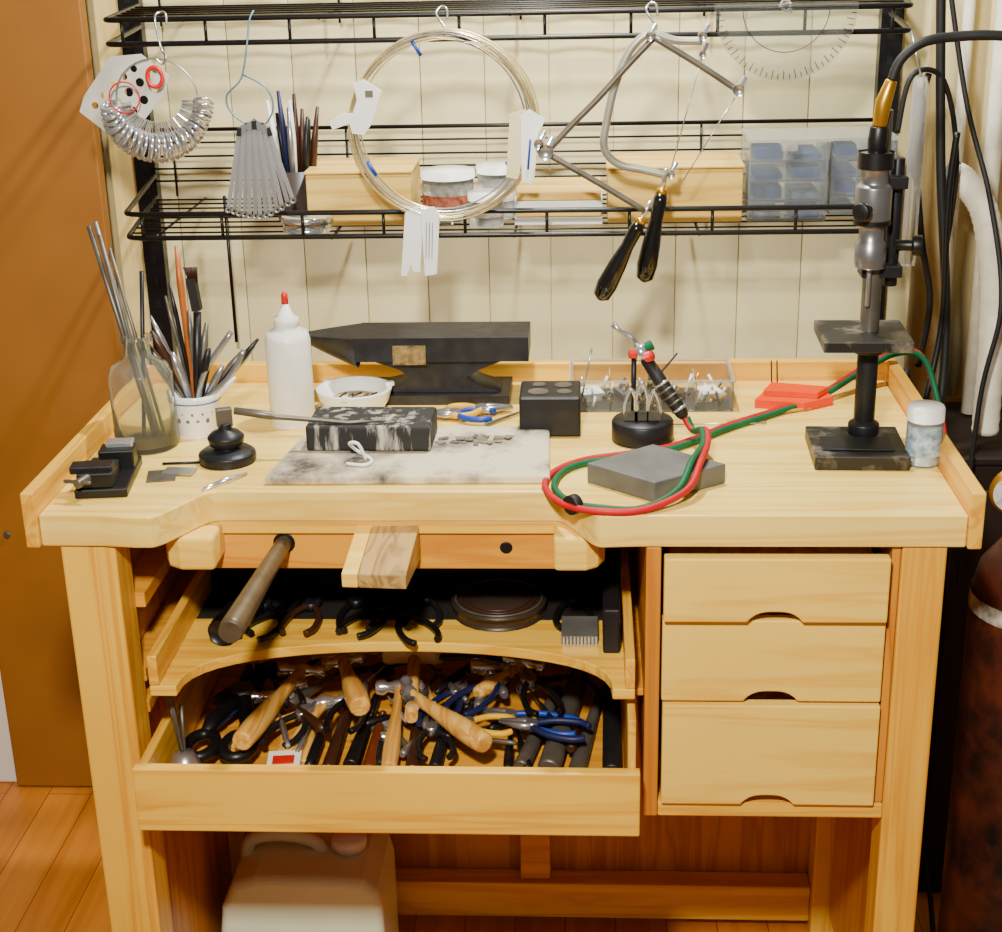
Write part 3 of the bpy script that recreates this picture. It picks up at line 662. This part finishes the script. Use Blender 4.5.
def saw(name,paths,fm,fr,clamps,blade,h0,h1,y):
    o=Ob(name)
    for frame in paths: o.tube(smooth([rk(u,v,y) for u,v in frame],5),fr,fm,10)
    for (u,v,r) in clamps:
        p=rk(u,v,y); o.lathe(p+V((0,-.012,0)),[(0,0),(r,0),(r,.024),(0,.024)],STEEL,16,(0,1,0)); o.lathe(p+V((r*.5,0,r*.8)),[(0,0),(r*.6,0),(r*.6,.012),(0,.013)],CHROME,12,(.5,0,1))
    o.tube([rk(*blade[0],y),rk(*blade[1],y)],.0009,STEEL,6)
    a=rk(*h0,y); b=rk(*h1,y); d=b-a
    o.tube([a-d*.28,a-d*.02],.0035,CHROME,12); o.tube([a-d*.06,a],[.0075,.0085],BRASS,12)
    o.tube([a,a+d*.08,a+d*.3,a+d*.55,a+d*.8,a+d*.95,b],[.009,.0105,.0095,.0135,.0155,.013,.004],HND,16)
    return o.fin()
saw('jewelers_saw',[[(703,45),(675,44),(651,37),(632,52),(617,85),(608,125),(606,150),(620,166),(645,172),(668,178)]],plain('grey_cast_frame',(170,168,156),.35,.5),.0058,[(703,40,.006),(703,58,.005),(672,176,.006)],((703,60),(671,176)),(663,196),(646,284),.566)
saw('jewelers_saw',[[(654,40),(627,68),(600,98),(573,125),(548,152)],[(545,150),(600,182),(646,210)],[(655,40),(700,68),(740,95)]],DSTEEL,.0045,[(650,38,.006),(548,150,.011),(541,142,.007),(737,92,.008)],((734,100),(684,180)),(641,222),(602,298),.545)
o=Ob('protractor'); PR=plain('clear_acrylic',(226,230,226),.1,trans=.93,noise=.03,ior=1.1); c=rk(787,14,.572)
o.prism([(c.x+.099*math.cos(a),c.z-.099*math.sin(a)) for a in [math.pi*i/40 for i in range(41)]]+[(c.x-.099,c.z+.006),(c.x+.099,c.z+.006)],'Y',.571,.573,PR)
for i in range(37):
    a=math.pi*i/36; r0=.085 if i%2==0 else .09
    o.cyl((c.x+r0*math.cos(a),.5705,c.z-r0*math.sin(a)),(c.x+.097*math.cos(a),.5705,c.z-.097*math.sin(a)),.0006,BLACK,n=4)
o.tube([(c.x+.060*math.cos(a),.5705,c.z-.060*math.sin(a)) for a in [math.pi*i/30 for i in range(31)]],.0006,BLACK,4)
o.cyl((c.x-.09,.5705,c.z),(c.x+.09,.5705,c.z),.0006,BLACK,n=4)
o.fin()
# ------------------------------------------------------------ on the shelf
zs=1.160
BOXW=wood('box_wood',(238,202,106),(218,172,74),'X')
def wbox(name,x0,x1,y0,y1,z0,z1):
    o=Ob(name); o.box(x0,x1,y0,y1,z0,z1-.006,BOXW); o.box(x0-.002,x1+.002,y0-.002,y1+.002,z1-.005,z1,BOXW); return o.fin(.002)
wbox('wooden_box',-.322,-.160,.67,.80,zs,zs+.084)
wbox('wooden_box',.140,.344,.67,.80,zs,zs+.086)
o=Ob('stacked_wood_boards')
for k in range(4): o.box(-.002+.003*(k%2),.132-.002*(k%2),.66,.80,zs+k*.0125,zs+.0115+k*.0125,BOXW if k%2 else PAPER)
o.fin(.001)
def jar(x,r,h,y,cont,lab):
    o=Ob('glass_jar'); o.lathe((x,y,zs),[(0,0),(r,0),(r,h),(r-.003,h+.003),(r-.004,h)],CLEAR)
    o.lathe((x,y,zs+.002),[(0,0),(r-.003,0),(r-.003,h*.85),(0,h*.85)],cont); o.lathe((x,y,zs+h),[(0,0),(r+.002,0),(r+.002,.012),(0,.013)],WHITE)
    o.lathe((x,y,zs+h*.4),[(r+.0004,0),(r+.0004,h*.25)],lab,caps=False); return o.fin()
JL=plain('jar_label_red',(150,80,60),.6,noise=.8,nscale=120); JW=plain('jar_label_white',(220,215,200),.6,noise=.3,nscale=90)
jar(-.107,.040,.066,.71,plain('jar_beads',(180,168,140),.6,noise=.6,nscale=100),JL); jar(-.032,.030,.070,.73,plain('jar_white',(200,195,180),.6,noise=.4,nscale=80),JW)
jar(-.045,.026,.04,.66,plain('jar_white2',(205,190,165),.6,noise=.3,nscale=80),JW)
o=Ob('metal_tin'); o.lathe((-.318,.640,zs),[(0,0),(.037,0),(.037,.014),(.039,.014),(.039,.022),(.037,.024),(0,.024)],CHROME,32); o.fin()
BL=plain('clear_blue_plastic',(222,232,244),.12,trans=.88,noise=.05,ior=1.12)
CB=plain('blue_contents',(48,84,142),.5,noise=.6,nscale=50); CG=plain('grey_contents',(150,165,180),.5,noise=.5,nscale=60)
def orgcab(x0,x1,y0,z1,rows):
    o=Ob('plastic_parts_organizer')
    n=2; hh=(z1-zs)/rows
    for r_ in range(rows):
        o.box(x0+.0035,x1-.0035,y0+.0035,y0+.12,zs+r_*hh,zs+r_*hh+.003,BL)
        for k in range(n):
            a=x0+.004+(x1-x0-.004)*k/n; b=x0+(x1-x0-.004)*(k+1)/n
            o.box(a+.006,b-.006,y0+.008,y0+.10,zs+r_*hh+.004,zs+r_*hh+hh*(.40+.3*((r_+k)%2)),CB if (r_+k)%2 or r_>1 else CG)
    o.box(x0,x1,y0,y0+.003,zs,z1,BL); o.box(x0,x0+.003,y0+.0035,y0+.12,zs,z1,BL); o.box(x1-.003,x1,y0+.0035,y0+.12,zs,z1,BL)
    o.box(x0-.002,x1+.002,y0-.002,y0+.122,z1+.0005,z1+.005,MILK); o.box((x0+x1)/2-.012,(x0+x1)/2+.012,y0-.006,y0-.0025,z1-.012,z1+.004,MILK)
    return o.fin()
orgcab(.352,.470,.67,zs+.118,4); orgcab(.480,.580,.72,zs+.112,4)
o=Ob('pen_and_brush_holder'); o.lathe((-.345,.72,zs),[(0,0),(.032,0),(.034,.08),(.031,.08),(.029,.004),(0,.004)],plain('dark_cup',(60,50,48),.4))
for i in range(13):
    a=random.uniform(0,6.28); r=random.uniform(.005,.022); h=random.uniform(.15,.215); x0=-.345+r*math.cos(a); y0_=.72+r*math.sin(a)
    o.tube([(x0,y0_,zs+.01),(x0+.6*r*math.cos(a),y0_,zs+h*.7),(x0+r*math.cos(a),y0_,zs+h)],[.004,.0055,.0025],[BLACK,DKW1,STEEL,DKW1,RUBBER,WHITE,DBLUE][i%7],8)
o.fin()
# ------------------------------------------------------------ right side clutter
CURT=plain('beige_curtain',(228,212,160),.8,noise=.06)
o=Ob('curtain')
n=60; P=[(.655+.60*i/n,.90+.02*math.sin(i*.9)) for i in range(n+1)]
A_=[o.bm.verts.new((x,y,.80)) for x,y in P]; B_=[o.bm.verts.new((x,y,2.3)) for x,y in P]
o._faces([o.bm.faces.new((A_[i],A_[i+1],B_[i+1],B_[i])) for i in range(n)],CURT,True); ob=o.fin()
sm=ob.modifiers.new('Solid','SOLIDIFY'); sm.thickness=.003
DKW=plain('dark_brown_cabinet',(30,16,10),.6,noise=.3,nscale=6)
o=Ob('dark_cabinet'); o.box(.66,1.25,.60,.87,0,.79,DKW); o.box(.652,1.26,.592,.875,.7905,.805,DKW); o.box(.68,.93,.592,.5995,.06,.75,DKW); o.fin(.004)
o=Ob('gas_cylinder'); GCY=mottled('dark_rusty_cylinder_paint',(12,7,6),(92,38,18),8,.42,.64,.5)
o.lathe((.735,.30,0),[(0,0),(.09,0),(.095,.01),(.095,.70),(.085,.75),(.06,.785),(.03,.80),(.03,.83),(0,.83)],GCY,36)
o.lathe((.735,.30,.69),[(.0956,0),(.0956,.025)],plain('cylinder_label',(190,185,172),.6,noise=.7,nscale=50),36,caps=False)
o.lathe((.735,.30,.83),[(0,0),(.012,0),(.012,.05),(.022,.05),(.022,.065),(0,.065)],BRASS)
o.cyl((.735,.30,.86),(.69,.27,.87),.008,BRASS); o.lathe((.672,.265,.88),[(0,0),(.028,0),(.03,.02),(.026,.024),(0,.024)],BRASS,24,(-.3,-1,.1)); o.lathe((.670,.258,.88),[(0,.0215),(.024,.0215)],CERAM,24,(-.3,-1,.1)); o.fin()
o=Ob('power_cables')
for pts,r,m in (([(.60,.62,1.62),(.606,.62,1.5),(.625,.62,1.25),(.65,.61,1.0),(.64,.575,.8),(.64,.55,.4)],.007,RUBBER),
                ([(.61,.7,1.62),(.66,.66,1.35),(.70,.62,1.2),(.72,.58,1.05),(.70,.575,.9),(.69,.57,.6)],.004,RUBBER),
                ([(.60,.63,1.38),(.585,.62,1.30),(.60,.60,1.15),(.62,.60,1.05),(.61,.6,.95)],.005,RUBBER),
                ([(.555,.60,1.30),(.57,.60,1.38),(.62,.62,1.37),(.65,.63,1.25),(.64,.62,1.1)],.004,RUBBER),
                ([(.64,.60,1.3),(.635,.60,1.2),(.64,.60,1.02),(.62,.58,.9)],.005,BLACK),
                ([(.62,.45,.62),(.60,.40,.40),(.62,.30,.22),(.63,.2,.02)],.004,RUBBER),
                ([(.59,.585,.95),(.60,.575,.7),(.59,.57,.3),(.60,.57,.02)],.005,RUBBER)):
    o.tube(smooth(pts,8),r,m,10)
o.fin()
o=Ob('ivory_vacuum_hose'); IVH=plain('ivory_hose',(236,230,210),.5)
P=smooth([(.660,.68,1.225),(.675,.67,1.215),(.705,.66,1.17),(.722,.65,1.08),(.728,.64,.96),(.73,.64,.83)],12)
o.tube(P,[.020+.0012*(i%2) for i in range(len(P))],IVH,16)
o.tube([P[0]+V((-.012,0,.004)),P[0]],[.016,.022],GREY,16); o.fin()
o=Ob('white_conduit_pipe'); o.cyl((.745,.80,.81),(.745,.80,1.9),.014,IVH); o.cyl((.700,.84,.81),(.700,.84,1.9),.009,IVH); o.fin()
o=Ob('clear_plastic_tube'); o.lathe((.580,.585,1.11),[(0,0),(.010,0),(.011,.005),(.011,.26),(.008,.27),(0,.27)],MILK); o.cyl((.580,.585,1.38),(.565,.60,1.442),.0015,STEEL); o.fin()
o=Ob('plastic_jug')
PLJ=plain('milky_plastic',(226,244,216),.35,noise=.03)
P=[(-.455,.0),(-.215,0),(-.205,.01),(-.205,.185),(-.212,.215),(-.235,.235),(-.30,.238),(-.40,.238),(-.435,.225),(-.455,.18),(-.462,.12),(-.462,.01)]
o.prism(P,'Y',.28,.45,PLJ)
jb=o.fin(.035,seg=5); jb.modifiers['Bevel'].angle_limit=math.radians(70)
o=Ob('jug_cap_and_handle'); o.lathe((-.265,.365,.232),[(.022,0),(.022,.012),(.028,.012),(.028,.032),(0,.033)],WHITE,24)
o.tube(smooth([(-.43,.365,.20),(-.42,.365,.25),(-.37,.365,.262),(-.32,.365,.25),(-.30,.365,.22)],5),.011,PLJ,12)
ob=o.fin(); bpy.context.view_layer.update(); ob.parent=jb; ob.matrix_parent_inverse=jb.matrix_world.inverted()
o=Ob('clear_jug'); o.lathe((.70,.05,0),[(0,0),(.07,0),(.075,.01),(.075,.16),(.05,.20),(.02,.215),(.02,.24),(0,.24)],MILK,28); o.tube(smooth([(.65,.03,.20),(.62,.02,.22),(.61,.02,.16),(.625,.03,.10)],5),.008,MILK); o.fin()
# ------------------------------------------------------------ light
def area(name,loc,target,size,power,col,sy=None):
    l=bpy.data.lights.new(name,'AREA'); l.energy=power; l.color=col; l.size=size
    if sy: l.shape='RECTANGLE'; l.size_y=sy
    ob=bpy.data.objects.new(name,l); S.collection.objects.link(ob); ob.location=loc
    ob.rotation_euler=(V(target)-V(loc)).to_track_quat('-Z','Y').to_euler(); return ob
area('bench_lamp',(.10,.42,2.2),(.0,.62,.95),.07,30,(1,.98,.94))
area('room_lamp',(-.05,-1.40,2.05),(0,.3,.95),.12,64,(1,.94,.80))
w=bpy.data.worlds.new('World'); S.world=w; w.use_nodes=True
w.node_tree.nodes['Background'].inputs[0].default_value=(1,.86,.66,1); w.node_tree.nodes['Background'].inputs[1].default_value=.16
